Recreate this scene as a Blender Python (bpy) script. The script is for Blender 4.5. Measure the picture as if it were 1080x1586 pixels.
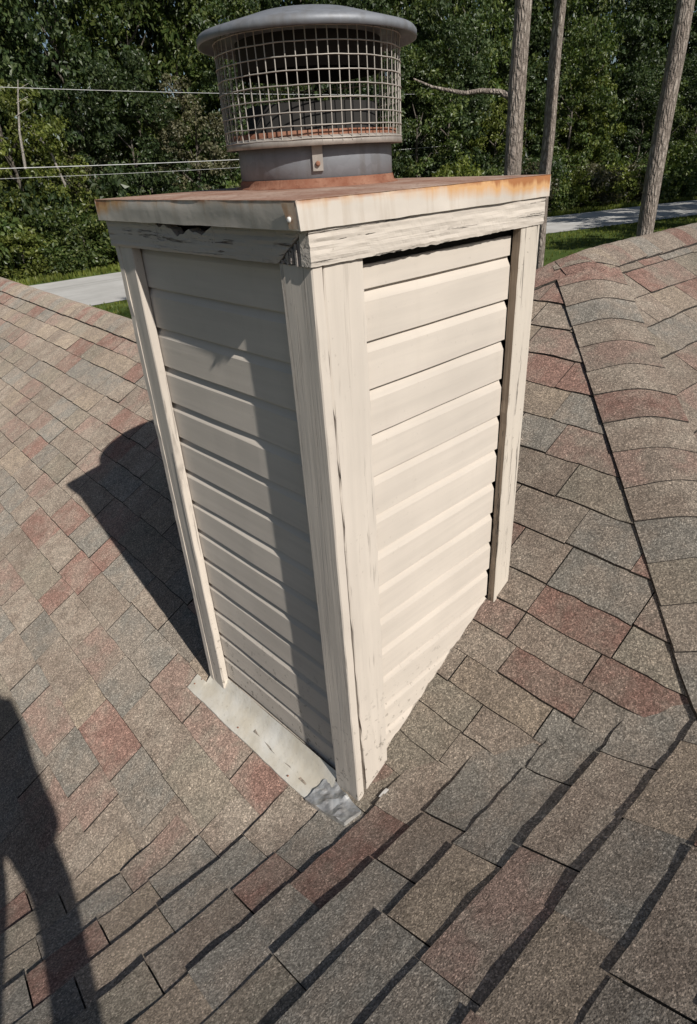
import bpy, math, random
from math import sin, cos, pi, sqrt, radians
from mathutils import Vector, Matrix, noise as mnoise

# ------------------------------------------------------------------ camera, sky, sun, exposure
S = bpy.context.scene
COL = S.collection
for o in list(bpy.data.objects):
    bpy.data.objects.remove(o)

CAM = Vector((-0.729215, -0.887237, 0.052033))
CR = Vector((0.71693255, -0.69529978, -0.05065505))
CU = Vector((0.36531062, 0.3128016, 0.87675727))
CF = Vector((0.59376416, 0.64708065, -0.47825804))
cd = bpy.data.cameras.new('camera')
cam = bpy.data.objects.new('camera', cd); COL.objects.link(cam)
cam.matrix_world = Matrix(((CR.x, CU.x, -CF.x, CAM.x), (CR.y, CU.y, -CF.y, CAM.y),
                           (CR.z, CU.z, -CF.z, CAM.z), (0, 0, 0, 1)))
cd.sensor_fit = 'VERTICAL'; cd.sensor_height = 24.0
cd.lens = 957.0 / 1586.0 * 24.0
cd.shift_x = -13.0 / 1586.0; cd.shift_y = -23.0 / 1586.0
cd.clip_start = 0.02; cd.clip_end = 2000
S.camera = cam

LIGHT = Vector((0.248, 1.90, -1.534)).normalized()
w = bpy.data.worlds.new('World'); S.world = w; w.use_nodes = True
nt = w.node_tree; nt.nodes.clear()
sky = nt.nodes.new('ShaderNodeTexSky'); sky.sky_type = 'NISHITA'; sky.sun_disc = False
sky.sun_elevation = math.asin(-LIGHT.z)
sky.sun_rotation = math.atan2(-LIGHT.x, -LIGHT.y)
sky.altitude = 30; sky.air_density = 1.0; sky.dust_density = 1.0; sky.ozone_density = 1.0
bg = nt.nodes.new('ShaderNodeBackground'); bg.inputs[1].default_value = 0.05
wo = nt.nodes.new('ShaderNodeOutputWorld')
nt.links.new(sky.outputs[0], bg.inputs[0]); nt.links.new(bg.outputs[0], wo.inputs[0])
sd = bpy.data.lights.new('sun', 'SUN'); sd.energy = 4.1; sd.angle = radians(0.5); sd.color = (1.0, 0.955, 0.89)
sun = bpy.data.objects.new('sun', sd); COL.objects.link(sun)
sun.rotation_mode = 'QUATERNION'; sun.rotation_quaternion = LIGHT.to_track_quat('-Z', 'Y')
sun.location = (0, 0, 30)
S.view_settings.view_transform = 'Standard'; S.view_settings.look = 'None'
S.view_settings.exposure = 0.0; S.view_settings.gamma = 1.0; S.view_settings.use_curve_mapping = False

rnd = random.Random(7)
GROUND = -5.5

# ------------------------------------------------------------------ helpers
class MB:
    def __init__(s): s.v = []; s.f = []; s.sm = []; s.mi = []
    def add(s, vs, fs, smooth=False, mi=0):
        n = len(s.v); s.v += [tuple(q) for q in vs]
        for f in fs: s.f.append(tuple(i + n for i in f)); s.sm.append(smooth); s.mi.append(mi)
    def box(s, a, b, mi=0):
        (x0, y0, z0), (x1, y1, z1) = a, b
        s.add([(x0,y0,z0),(x1,y0,z0),(x1,y1,z0),(x0,y1,z0),(x0,y0,z1),(x1,y0,z1),(x1,y1,z1),(x0,y1,z1)],
              [(0,3,2,1),(4,5,6,7),(0,1,5,4),(1,2,6,5),(2,3,7,6),(3,0,4,7)], False, mi)
    def grid(s, P, smooth=True, mi=0, flip=False):
        ni, nj = len(P), len(P[0]); vs = [q for r in P for q in r]; fs = []
        for i in range(ni - 1):
            for j in range(nj - 1):
                q = (i*nj+j, i*nj+j+1, (i+1)*nj+j+1, (i+1)*nj+j)
                fs.append(q[::-1] if flip else q)
        s.add(vs, fs, smooth, mi)
    def tube(s, pts, rad, n=8, cap=True, smooth=True, mi=0):
        pts = [Vector(q) for q in pts]; rings = []
        if not hasattr(rad, '__len__'): rad = [rad] * len(pts)
        ref = None
        for i, q in enumerate(pts):
            d = (pts[min(i+1, len(pts)-1)] - pts[max(i-1, 0)]).normalized()
            if ref is None:
                ref = d.orthogonal().normalized()
            ref = (ref - d * ref.dot(d)).normalized(); t = d.cross(ref)
            rings.append([q + (ref*cos(2*pi*k/n) + t*sin(2*pi*k/n)) * rad[i] for k in range(n)])
        vs = [q for r in rings for q in r]; fs = []
        for i in range(len(rings)-1):
            for k in range(n):
                fs.append((i*n+k, i*n+(k+1)%n, (i+1)*n+(k+1)%n, (i+1)*n+k))
        s.add(vs, fs, smooth, mi)
        if cap:
            s.add(rings[0], [tuple(range(n))[::-1]], False, mi); s.add(rings[-1], [tuple(range(n))], False, mi)
    def mesh(s, name, mats):
        me = bpy.data.meshes.new(name); me.from_pydata(s.v, [], s.f)
        for m in (mats if isinstance(mats, (list, tuple)) else [mats]): me.materials.append(m)
        me.polygons.foreach_set('use_smooth', s.sm); me.polygons.foreach_set('material_index', s.mi); me.update()
        return me
    def build(s, name, mats, parent=None, loc=None):
        o = bpy.data.objects.new(name, s.mesh(name, mats)); COL.objects.link(o)
        if parent: o.parent = parent
        if loc is not None: o.location = loc
        return o

def empty(name, loc, rz=0.0):
    o = bpy.data.objects.new(name, None); COL.objects.link(o)
    o.location = loc; o.rotation_euler = (0, 0, rz); o.empty_display_size = 0.1
    return o
def tag(o, label=None, cat=None, group=None, kind=None):
    for k, v in (('label', label), ('category', cat), ('group', group), ('kind', kind)):
        if v: o[k] = v
    return o

def fbm(x, y, z, o=3): return mnoise.fractal(Vector((x, y, z)), 1.0, 2.0, o)

# ------------------------------------------------------------------ materials
class NT:
    def __init__(s, name):
        s.m = bpy.data.materials.new(name); s.m.use_nodes = True; s.t = s.m.node_tree
        s.b = s.t.nodes['Principled BSDF']; s.out = s.t.nodes['Material Output']
    def n(s, typ, **kw):
        nd = s.t.nodes.new(typ)
        for k, v in kw.items(): setattr(nd, k, v)
        return nd
    def link(s, a, b): s.t.links.new(a, b)
    def val(s, sock, v):
        if hasattr(v, 'is_output') or isinstance(v, bpy.types.NodeSocket): s.link(v, sock)
        else: sock.default_value = v
    def pos(s): return s.n('ShaderNodeNewGeometry').outputs['Position']
    def obj(s): return s.n('ShaderNodeTexCoord').outputs['Object']
    def mapping(s, vec, scale=(1,1,1), loc=(0,0,0)):
        m = s.n('ShaderNodeMapping'); s.link(vec, m.inputs[0]); m.inputs['Scale'].default_value = scale
        m.inputs['Location'].default_value = loc; return m.outputs[0]
    def noise(s, vec, scale, detail=3, rough=0.55, dist=0.0):
        n = s.n('ShaderNodeTexNoise'); s.link(vec, n.inputs['Vector']); n.inputs['Scale'].default_value = scale
        n.inputs['Detail'].default_value = detail; n.inputs['Roughness'].default_value = rough
        n.inputs['Distortion'].default_value = dist; return n.outputs['Fac']
    def voro(s, vec, scale, feature='F1'):
        n = s.n('ShaderNodeTexVoronoi', feature=feature); s.link(vec, n.inputs['Vector']); n.inputs['Scale'].default_value = scale
        return n
    def ramp(s, fac, stops, interp='LINEAR'):
        r = s.n('ShaderNodeValToRGB'); r.color_ramp.interpolation = interp; s.link(fac, r.inputs[0])
        e = r.color_ramp.elements
        while len(e) < len(stops): e.new(0.5)
        for el, (p, c) in zip(e, stops):
            el.position = p; el.color = (c, c, c, 1) if not hasattr(c, '__len__') else (*c, 1)
        return r.outputs[0]
    def mix(s, fac, a, b, mode='MIX'):
        m = s.n('ShaderNodeMix', data_type='RGBA', blend_type=mode)
        for sock, v in ((m.inputs[0], fac), (m.inputs[6], a), (m.inputs[7], b)):
            if isinstance(v, bpy.types.NodeSocket): s.link(v, sock)
            elif hasattr(v, '__len__'): sock.default_value = (*v, 1)
            else: sock.default_value = v
        return m.outputs[2]
    def math(s, op, a, b=0.0, clamp=False):
        m = s.n('ShaderNodeMath', operation=op, use_clamp=clamp); s.val(m.inputs[0], a); s.val(m.inputs[1], b); return m.outputs[0]
    def sep(s, vec):
        x = s.n('ShaderNodeSeparateXYZ'); s.link(vec, x.inputs[0]); return x.outputs
    def bump(s, h, strength=0.4, dist=0.01, prev=None):
        b = s.n('ShaderNodeBump'); b.inputs['Strength'].default_value = strength; b.inputs['Distance'].default_value = dist
        s.link(h, b.inputs['Height'])
        if prev is not None: s.link(prev, b.inputs['Normal'])
        return b.outputs[0]
    def done(s, color, rough=0.8, normal=None, metal=0.0, spec=0.3, drough=0.0):
        b = s.b; s.val(b.inputs['Base Color'], color if isinstance(color, bpy.types.NodeSocket) else (*color, 1))
        s.val(b.inputs['Roughness'], rough); s.val(b.inputs['Metallic'], metal)
        b.inputs['Specular IOR Level'].default_value = spec
        if 'Diffuse Roughness' in b.inputs: b.inputs['Diffuse Roughness'].default_value = drough
        if normal is not None: s.link(normal, b.inputs['Normal'])
        return s.m

def mat_shingle(name, c, c2):
    t = NT(name); P = t.pos()
    rn = t.n('ShaderNodeObjectInfo').outputs['Random']
    low = t.noise(P, 8.5, 4, 0.6); blend = t.ramp(low, [(0.42, 0.0), (0.58, 1.0)])
    col = t.mix(blend, c, c2)
    wear = t.ramp(t.noise(P, 1.3, 4), [(0.3, 0.82), (0.7, 1.16)])
    col = t.mix(1.0, col, wear, 'MULTIPLY')
    st = t.noise(P, 20.0, 5, 0.65, 0.6)
    col = t.mix(1.0, col, t.ramp(st, [(0.30, 0.80), (0.48, 1.0), (0.66, 1.12)]), 'MULTIPLY')
    loss = t.ramp(t.noise(P, 62.0, 4, 0.7), [(0.66, 0.0), (0.74, 0.45)])
    col = t.mix(loss, col, (0.115, 0.098, 0.084))
    g = t.voro(P, 330.0)
    gr = t.sep(g.outputs['Color'])[0]
    gran = t.ramp(gr, [(0.0, 0.52), (0.35, 0.82), (0.72, 1.10), (0.93, 1.5), (1.0, 2.1)])
    col = t.mix(1.0, col, gran, 'MULTIPLY')
    mid = t.ramp(t.noise(P, 120.0, 2), [(0.3, 0.78), (0.7, 1.22)])
    col = t.mix(1.0, col, mid, 'MULTIPLY')
    tint = t.ramp(rn, [(0.0, 0.92), (1.0, 1.08)])
    col = t.mix(1.0, col, tint, 'MULTIPLY')
    edge = t.noise(P, 240.0, 2)
    nb = t.bump(t.math('ADD', gr, edge), 0.55, 0.0022)
    nb = t.bump(t.noise(P, 14.0, 3), 0.25, 0.006, nb)
    return t.done(col, 0.95, nb, spec=0.15, drough=1.0)
TAUPE = mat_shingle('shingle_taupe', (0.275, 0.222, 0.178), (0.312, 0.262, 0.212))
GREY = mat_shingle('shingle_grey', (0.248, 0.226, 0.194), (0.282, 0.242, 0.200))
OLIVE = mat_shingle('shingle_olive', (0.262, 0.228, 0.182), (0.285, 0.240, 0.190))
RED = mat_shingle('shingle_red', (0.262, 0.164, 0.132), (0.282, 0.208, 0.168))
ROSE = mat_shingle('shingle_rose', (0.300, 0.216, 0.176), (0.285, 0.232, 0.188))
TAN = mat_shingle('shingle_tan', (0.340, 0.276, 0.212), (0.305, 0.248, 0.195))
def _edge():
    t = NT('shingle_cut_edge'); P = t.pos()
    c = t.mix(t.ramp(t.noise(P, 160.0, 3), [(0.4, 0.0), (0.65, 1.0)]), (0.030, 0.027, 0.025), (0.095, 0.082, 0.070))
    return t.done(c, 0.95, None, spec=0.1)
CUT = _edge()
SH = [TAUPE, GREY, OLIVE, RED, ROSE, TAN]
SHW = [0.33, 0.19, 0.12, 0.11, 0.15, 0.10]

def mat_plain(name, c, rough=0.8, var=0.15, scale=3.0, bump=0.15, metal=0.0, spec=0.3):
    t = NT(name); P = t.pos(); f = t.ramp(t.noise(P, scale, 4), [(0.3, 1 - var), (0.7, 1 + var)])
    col = t.mix(1.0, c, f, 'MULTIPLY'); nb = t.bump(t.noise(P, scale * 12, 3), bump, 0.01)
    return t.done(col, rough, nb, metal, spec)

CREAM = (0.685, 0.617, 0.538)
def mat_paint(name, grain, c=CREAM, crack=0.0, peel=0.0, bumps=0.25, dirt=0.5):
    """weathered paint; grain = axis along which wood grain runs (0,1,2)"""
    t = NT(name); P = t.pos()
    sc = [38.0, 38.0, 38.0]; sc[grain] = 1.6
    sc2 = [120.0, 120.0, 120.0]; sc2[grain] = 4.0
    st = t.mapping(P, sc); st2 = t.mapping(P, sc2)
    g1 = t.noise(st, 1.0, 4, 0.6, 0.6); g2 = t.noise(st2, 1.0, 3, 0.6, 0.3)
    big = t.ramp(t.noise(P, 2.6, 4), [(0.28, 0.90), (0.72, 1.06)])
    col = t.mix(1.0, c, big, 'MULTIPLY')
    fine = t.ramp(g1, [(0.30, 0.93), (0.65, 1.03)])
    col = t.mix(1.0, col, fine, 'MULTIPLY')
    # grime speckle and water runs
    run = t.noise(t.mapping(P, (26, 26, 1.4)), 1.0, 4, 0.6)
    col = t.mix(t.ramp(run, [(0.60, 0.0), (0.80, 0.30 * dirt)]), col, (0.46, 0.40, 0.32))
    sp = t.noise(P, 85.0, 2)
    col = t.mix(t.ramp(sp, [(0.68, 0.0), (0.78, 0.55 * dirt)]), col, (0.30, 0.26, 0.21))
    lowz = t.n('ShaderNodeMapRange'); t.link(t.sep(P)[2], lowz.inputs[0]); lowz.inputs[1].default_value = -1.15; lowz.inputs[2].default_value = -1.5
    chip_ = t.ramp(t.noise(P, 48.0, 4, 0.7), [(0.60, 0.0), (0.64, 0.85)])
    chip_ = t.math('MULTIPLY', chip_, lowz.outputs[0])
    col = t.mix(chip_, col, (0.24, 0.21, 0.17))
    h = t.math('MULTIPLY', g1, 0.6)
    if crack > 0:
        ck = t.noise(st2, 0.55, 5, 0.7, 1.0)
        cm = t.ramp(ck, [(0.36, crack), (0.41, 0.0)])
        reg = t.ramp(t.noise(P, 7.0, 3), [(0.40, 0.0), (0.56, 1.0)])
        cm = t.mix(1.0, cm, reg, 'MULTIPLY')
        col = t.mix(cm, col, (0.13, 0.105, 0.085))
        h = t.math('SUBTRACT', h, t.math('MULTIPLY', cm, 1.6))
    if peel > 0:
        pn = t.noise(t.mapping(P, [q * 0.45 for q in sc]), 1.0, 5, 0.65, 0.8)
        pm = t.ramp(pn, [(0.62, 0.0), (0.655, peel)])
        col = t.mix(pm, col, (0.36, 0.31, 0.26)); h = t.math('SUBTRACT', h, t.math('MULTIPLY', pm, 0.9))
    nb = t.bump(h, bumps, 0.006); nb = t.bump(g2, bumps * 0.5, 0.0025, nb)
    return t.done(col, 0.62, nb, spec=0.35, drough=0.3)
SIDING_X = mat_paint('siding_paint', 0, bumps=0.10, dirt=0.35)
SIDING_Y = mat_paint('siding_paint_side', 1, bumps=0.10, dirt=0.35)
BOARD_Z = mat_paint('corner_board_paint', 2, crack=0.45, peel=0.30, bumps=0.32, dirt=0.5)
BOARD_ROUGH = mat_paint('corner_board_bare_paint', 2, c=(0.69, 0.62, 0.53), crack=1.0, peel=0.9, bumps=0.8, dirt=1.3)
FRIEZE_X = mat_paint('frieze_paint', 0, crack=1.0, peel=0.55, bumps=1.0, dirt=0.9)
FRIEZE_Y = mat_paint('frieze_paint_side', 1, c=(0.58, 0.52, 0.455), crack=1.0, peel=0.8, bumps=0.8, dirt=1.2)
BARE_SHADE_Z = mat_paint('bare_wood_with_shade', 2, c=(0.30, 0.235, 0.175), crack=1.0, peel=0.5, bumps=1.0, dirt=1.0)  # brown bare wood, its tone darkened to add the edge's shade
BARE = mat_paint('bare_grey_wood', 0, c=(0.36, 0.32, 0.29), crack=1.0, peel=0.6, bumps=1.0, dirt=1.0)
DARK = mat_plain('dark_core', (0.035, 0.03, 0.026), 0.9)  # near-black stands for the shade behind the siding gaps

def mat_cap(name, axis):
    t = NT(name); P = t.obj(); x, y, z = t.sep(P)
    col = t.mix(1.0, CREAM, t.ramp(t.noise(P, 4.0, 4), [(0.3, 0.86), (0.7, 1.05)]), 'MULTIPLY')
    sc = (34, 34, 3.0)
    st = t.noise(t.mapping(P, sc), 1.0, 4, 0.62)
    run = t.ramp(st, [(0.52, 0.0), (0.74, 0.45)])
    col = t.mix(run, col, (0.44, 0.36, 0.27))
    # rust grows from the top edge down, most at the far corners
    hgt = t.n('ShaderNodeMapRange'); t.link(z, hgt.inputs[0]); hgt.inputs[1].default_value = -0.040; hgt.inputs[2].default_value = 0.0
    ax = x if axis == 0 else y
    end = t.n('ShaderNodeMapRange'); t.link(ax, end.inputs[0])
    end.inputs[1].default_value = 0.18 if axis == 0 else 0.60; end.inputs[2].default_value = 0.74 if axis == 0 else 0.80
    end.inputs[3].default_value = 0.0
    amt = t.math('ADD', t.math('MULTIPLY', hgt.outputs[0], 0.35), t.math('MULTIPLY', end.outputs[0], t.math('ADD', 0.25, t.math('MULTIPLY', hgt.outputs[0], 0.55))))
    amt = t.math('MULTIPLY', amt, t.math('ADD', 0.25, t.math('MULTIPLY', st, 1.8)))
    m1 = t.ramp(amt, [(0.26, 0.0), (0.66, 0.8)])
    col = t.mix(m1, col, (0.68, 0.35, 0.11))
    m2 = t.ramp(amt, [(0.75, 0.0), (1.0, 0.8)])
    col = t.mix(m2, col, (0.36, 0.13, 0.045))
    top = t.n('ShaderNodeMapRange'); t.link(z, top.inputs[0]); top.inputs[1].default_value = -0.008; top.inputs[2].default_value = -0.001
    nn = t.ramp(t.noise(P, 24.0, 4), [(0.38, 0.0), (0.62, 0.9)])
    col = t.mix(t.math('MULTIPLY', top.outputs[0], nn), col, (0.40, 0.17, 0.08))
    nb = t.bump(t.noise(P, 9.0, 3), 0.25, 0.012); nb = t.bump(t.noise(P, 160.0, 3), 0.12, 0.002, nb)
    return t.done(col, 0.5, nb, spec=0.4)
CAP_X = mat_cap('cap_paint_rust', 0); CAP_Y = mat_cap('cap_paint_rust_side', 1)
def mat_rust(name, c1=(0.22, 0.085, 0.05), c2=(0.34, 0.18, 0.12), sc=14.0):
    t = NT(name); P = t.pos(); n = t.noise(P, sc, 5, 0.65)
    col = t.mix(t.ramp(n, [(0.35, 0.0), (0.65, 1.0)]), c1, c2)
    col = t.mix(t.ramp(t.noise(P, 90, 3), [(0.55, 0.0), (0.7, 0.6)]), col, (0.16, 0.06, 0.035))
    return t.done(col, 0.85, t.bump(t.noise(P, 120, 4), 0.35, 0.004), spec=0.2)
RUST = mat_rust('rust'); RUST_TOP = mat_rust('rusty_cap_top', (0.30, 0.145, 0.095), (0.55, 0.42, 0.34), 5.0)
def mat_galv(name, c=(0.34, 0.35, 0.36), metal=0.55):
    t = NT(name); P = t.pos(); v = t.sep(t.voro(P, 55.0).outputs['Color'])[0]
    col = t.mix(1.0, c, t.ramp(v, [(0, 0.92), (1, 1.07)]), 'MULTIPLY')
    st = t.noise(t.mapping(P, (30, 30, 3)), 1.0, 4)
    col = t.mix(t.ramp(st, [(0.5, 0.0), (0.75, 0.6)]), col, (0.17, 0.155, 0.14))
    return t.done(col, 0.55, t.bump(t.noise(P, 20, 3), 0.2, 0.006), metal, 0.4)
GALV = mat_galv('galvanised_steel', (0.25, 0.262, 0.285), 0.25); WIRE = mat_galv('wire_galvanised', (0.50, 0.46, 0.41), 0.25)
BAND = mat_galv('cage_band_steel', (0.42, 0.38, 0.34), 0.3)
FLUE_BLACK = mat_plain('flue_black', (0.03, 0.028, 0.026), 0.9)  # even near-black for the parts inside the cage
def mat_flash():
    t = NT('flashing_paint'); P = t.pos()
    col = t.mix(t.ramp(t.noise(P, 9.0, 4), [(0.35, 0.0), (0.65, 1.0)]), (0.68, 0.62, 0.51), (0.82, 0.79, 0.72))
    col = t.mix(t.ramp(t.noise(P, 75.0, 4, 0.7), [(0.58, 0.0), (0.72, 0.55)]), col, (0.40, 0.36, 0.28))
    return t.done(col, 0.6, t.bump(t.noise(P, 30.0, 4), 0.35, 0.006), spec=0.35)
FLASH = mat_flash()
def mat_foil():
    t = NT('bare_aluminium'); P = t.pos()
    col = t.mix(t.ramp(t.noise(P, 30.0, 4), [(0.35, 0.0), (0.65, 1.0)]), (0.34, 0.33, 0.32), (0.80, 0.79, 0.76))
    return t.done(col, 0.42, t.bump(t.noise(P, 45.0, 3), 0.4, 0.006), 0.45, 0.5)
FOIL = mat_foil()
TAR = mat_plain('roof_cement', (0.055, 0.048, 0.043), 0.85)
WHITE = mat_plain('white_paint_chip', (0.78, 0.76, 0.72), 0.6)
WALL = mat_plain('wall_paint', (0.62, 0.55, 0.45), 0.8)

def mat_bark(name, c1, c2):
    t = NT(name); P = t.obj(); v = t.voro(t.mapping(t.mix(0.12, P, t.n('ShaderNodeTexNoise').outputs['Color'], 'ADD'), (17, 17, 4.5)), 1.0, 'DISTANCE_TO_EDGE')
    e = t.ramp(v.outputs['Distance'], [(0.0, 0.0), (0.30, 1.0)])
    n = t.noise(t.mapping(P, (6, 6, 2)), 1.0, 4)
    col = t.mix(t.ramp(n, [(0.3, 0.0), (0.7, 1.0)]), c1, c2)
    col = t.mix(e, (c1[0]*0.62, c1[1]*0.62, c1[2]*0.62), col)
    return t.done(col, 0.95, t.bump(t.math('ADD', e, t.noise(P, 30, 3)), 0.8, 0.03), spec=0.1)
BARK = mat_bark('pine_bark', (0.32, 0.265, 0.225), (0.50, 0.44, 0.38))
BARK2 = mat_bark('tree_bark', (0.17, 0.145, 0.12), (0.30, 0.27, 0.23))

DEADWOOD = mat_bark('dead_wood', (0.42, 0.38, 0.33), (0.55, 0.51, 0.45))
def mat_leaf(name, a, b, c):
    t = NT(name); g = t.n('ShaderNodeNewGeometry'); r = g.outputs['Random Per Island']
    oi = t.n('ShaderNodeObjectInfo').outputs['Random']
    col = t.ramp(r, [(0.0, a), (0.5, b), (1.0, c)])
    col = t.mix(1.0, col, t.ramp(oi, [(0.0, 0.72), (1.0, 1.25)]), 'MULTIPLY')
    big = t.ramp(t.noise(t.pos(), 0.35, 3), [(0.35, 0.70), (0.65, 1.25)])
    col = t.mix(1.0, col, big, 'MULTIPLY')
    t.done(col, 0.42, None, spec=0.5)
    tr = t.n('ShaderNodeBsdfTranslucent'); t.link(t.mix(1.0, col, (1.15, 1.25, 0.55), 'MULTIPLY'), tr.inputs[0])
    mx = t.n('ShaderNodeMixShader'); mx.inputs[0].default_value = 0.30
    t.link(t.b.outputs[0], mx.inputs[1]); t.link(tr.outputs[0], mx.inputs[2]); t.link(mx.outputs[0], t.out.inputs[0])
    return t.m
LEAF_MID = mat_leaf('leaf_mid', (0.048, 0.084, 0.022), (0.098, 0.140, 0.034), (0.175, 0.205, 0.058))
LEAF_DARK = mat_leaf('leaf_dark', (0.030, 0.054, 0.020), (0.058, 0.090, 0.030), (0.105, 0.135, 0.052))
LEAF_BRIGHT = mat_leaf('leaf_bright', (0.095, 0.130, 0.024), (0.165, 0.200, 0.038), (0.240, 0.260, 0.062))
LEAF_DRY = mat_leaf('leaf_olive', (0.080, 0.088, 0.042), (0.130, 0.125, 0.066), (0.200, 0.180, 0.110))
NEEDLE = mat_leaf('pine_needle', (0.030, 0.058, 0.022), (0.048, 0.082, 0.028), (0.072, 0.110, 0.036))
def mat_grass():
    t = NT('lawn'); P = t.pos()
    c = t.mix(t.ramp(t.noise(P, 0.35, 5), [(0.35, 0.0), (0.65, 1.0)]), (0.060, 0.100, 0.022), (0.120, 0.145, 0.042))
    c = t.mix(t.ramp(t.noise(P, 5.0, 5, 0.7), [(0.4, 0.0), (0.7, 0.7)]), c, (0.040, 0.070, 0.018))
    return t.done(c, 0.95, t.bump(t.noise(P, 7.0, 5, 0.7), 0.8, 0.15), spec=0.1, drough=0.8)
LAWN = mat_grass()
def mat_road():
    t = NT('pale_concrete_road'); P = t.pos()
    c = t.mix(t.ramp(t.noise(P, 0.6, 5), [(0.35, 0.0), (0.65, 1.0)]), (0.52, 0.505, 0.475), (0.62, 0.605, 0.575))
    ln = t.noise(t.mapping(P, (0.05, 2.3, 1)), 1.0, 3)
    c = t.mix(t.ramp(ln, [(0.50, 0.0), (0.66, 0.55)]), c, (0.33, 0.325, 0.305))
    return t.done(c, 0.9, t.bump(t.noise(P, 30.0, 4), 0.3, 0.01), spec=0.2)
ROAD = mat_road()

# ------------------------------------------------------------------ roof geometry (roof frame: contour lines along Y)
HYAW = -0.0435624
CH, SN = cos(HYAW), sin(HYAW)
def r2w(x, y, z): return (CH*x - SN*y, SN*x + CH*y, z)
def w2r(x, y): return (CH*x + SN*y, -SN*x + CH*y)
A = 0.5632; Z0 = -1.6054; ZB = -1.612; HC = 1.47
XT = 2.20; YT = XT - HC; ZT = Z0 + A*XT
RX = 1.18
def smin(a, b, e): return (a + b)/2 - sqrt((a - b)**2 + e*e)/2
def smax(a, b, e): return (a + b)/2 + sqrt((a - b)**2 + e*e)/2
def zsurf(x, y):
    pa = Z0 + A*x
    main = smin(smin(pa, Z0 + A*HC + A*y, 0.05), ZT - A*(y - YT), 0.05)
    wing = smin(pa, Z0 + A*RX - A*(x - RX), 0.05)
    if y < YT + (XT - RX) - 0.3: wing = -9.0
    m = max(main, wing)
    pb = ZB - A*y
    if y < -2.2: pb = smin(pb, ZB + A*2.6 + A*(y + 2.6), 0.05)
    return smax(m, pb, 0.05)
def zs_world(x, y): return zsurf(*w2r(x, y))

def proj(q):
    d = Vector(q) - CAM; z = d.dot(CF)
    if z < 0.05: return None
    return (553 + 957*d.dot(CR)/z, 770 - 957*d.dot(CU)/z, z)

house = tag(empty('house', (2.0, 2.0, GROUND)), 'house with a brown and red shingled roof around the chimney', 'house')
HO = Vector((2.0, 2.0, GROUND))
deck = MB()
xs = [-6 + 0.1*i for i in range(161)]; ys = [-8 + 0.1*i for i in range(196)]
idx = {}
P = []
for i, x in enumerate(xs):
    for j, y in enumerate(ys):
        P.append(Vector(r2w(x, y, zsurf(x, y) - 0.016)) - HO)
nj = len(ys); F = []
for i in range(len(xs) - 1):
    for j in range(nj - 1):
        if max(zsurf(xs[i], ys[j]), zsurf(xs[i+1], ys[j+1])) < -3.15: continue
        F.append((i*nj + j, (i+1)*nj + j, (i+1)*nj + j + 1, i*nj + j + 1))
deck.add(P, F, False)
roof = deck.build('roof', TAUPE, house)
wl = MB()
for (x0, y0, x1, y1) in ((-2.3, 2.3, 4.6, 11.3), (0.2, -5.0, 9.5, 5.0), (-5.8, -7.0, 9.6, 2.0)):
    wl.box((x0 - HO.x, y0 - HO.y, 0), (x1 - HO.x, y1 - HO.y, 2.35))
wl.build('wall', WALL, house)

# ---- shingle tabs -------------------------------------------------
tabs = []          # (screen area, verts builder, material)
def tabmesh(fmap, u0, u1, v0, v1, lo, hi, t, extra=None, taper=None, seed=0):
    """a shingle tab; fmap(u,v)->(x,y) in the roof frame; butt edge at u0, tucked edge at u1"""
    r = random.Random(seed)
    near = False
    for (u, v) in ((u0, v0), (u0, v1), (u1, v0), (u1, v1)):
        x, y = fmap(u, v)
        if abs(x + y) < 0.30 or abs(x - y - HC) < 0.2: near = True
    nu = 5 if near else 3
    nv = max(4, int((v1 - v0)/(0.045 if near else 0.07)) + 1)
    top = []; low = []; ok = False
    ju = [r.uniform(-0.0028, 0.0028) for _ in range(nv)]
    jz = [r.uniform(-0.0018, 0.0018) for _ in range(nv)]
    for i in range(nu):
        k = i/(nu - 1); u = u0 + (u1 - u0)*k
        a = max(v0, lo(u)); b = min(v1, hi(u))
        if b > a + 0.004: ok = True
        else: b = a = min(max(v0, lo(u)), v1) if lo(u) > v0 else min(v1, max(hi(u), v0))
        rt = []; rl = []
        for j in range(nv):
            v = a + (b - a)*j/(nv - 1)
            uu = u + (ju[j] if i == 0 else 0)
            x, y = fmap(uu, v); z = zsurf(x, y)
            lift = 0.0015 + (t + jz[j])*(1 - k)*(taper(x, y) if taper else 1.0)
            if extra: lift += extra(x, y)*(1 - 0.85*k)
            rt.append(Vector(r2w(x, y, z + lift))); rl.append(Vector(r2w(x, y, z - 0.006)))
        top.append(rt); low.append(rl)
    if not ok: return None
    return top, low
def tab_to_mb(top, low, org, mb=None, mi=0):
    mb = mb or MB()
    sub = lambda q: q - org
    T = [[sub(q) for q in r] for r in top]; L = [[sub(q) for q in r] for r in low]
    n = (T[-1][0] - T[0][0]).cross(T[0][-1] - T[0][0])
    if n.length < 1e-9: n = (T[-1][-1] - T[0][-1]).cross(T[0][-1] - T[0][0])
    fl = n.z > 0
    mb.grid(T, True, mi, flip=fl)
    ce = 1 if org is not HO else len(SH)
    mb.grid([T[0], L[0]], False, ce, flip=not fl)
    mb.grid([[r[0] for r in T], [r[0] for r in L]], False, ce, flip=fl)
    mb.grid([[r[-1] for r in T], [r[-1] for r in L]], False, ce, flip=not fl)
    return mb
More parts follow.
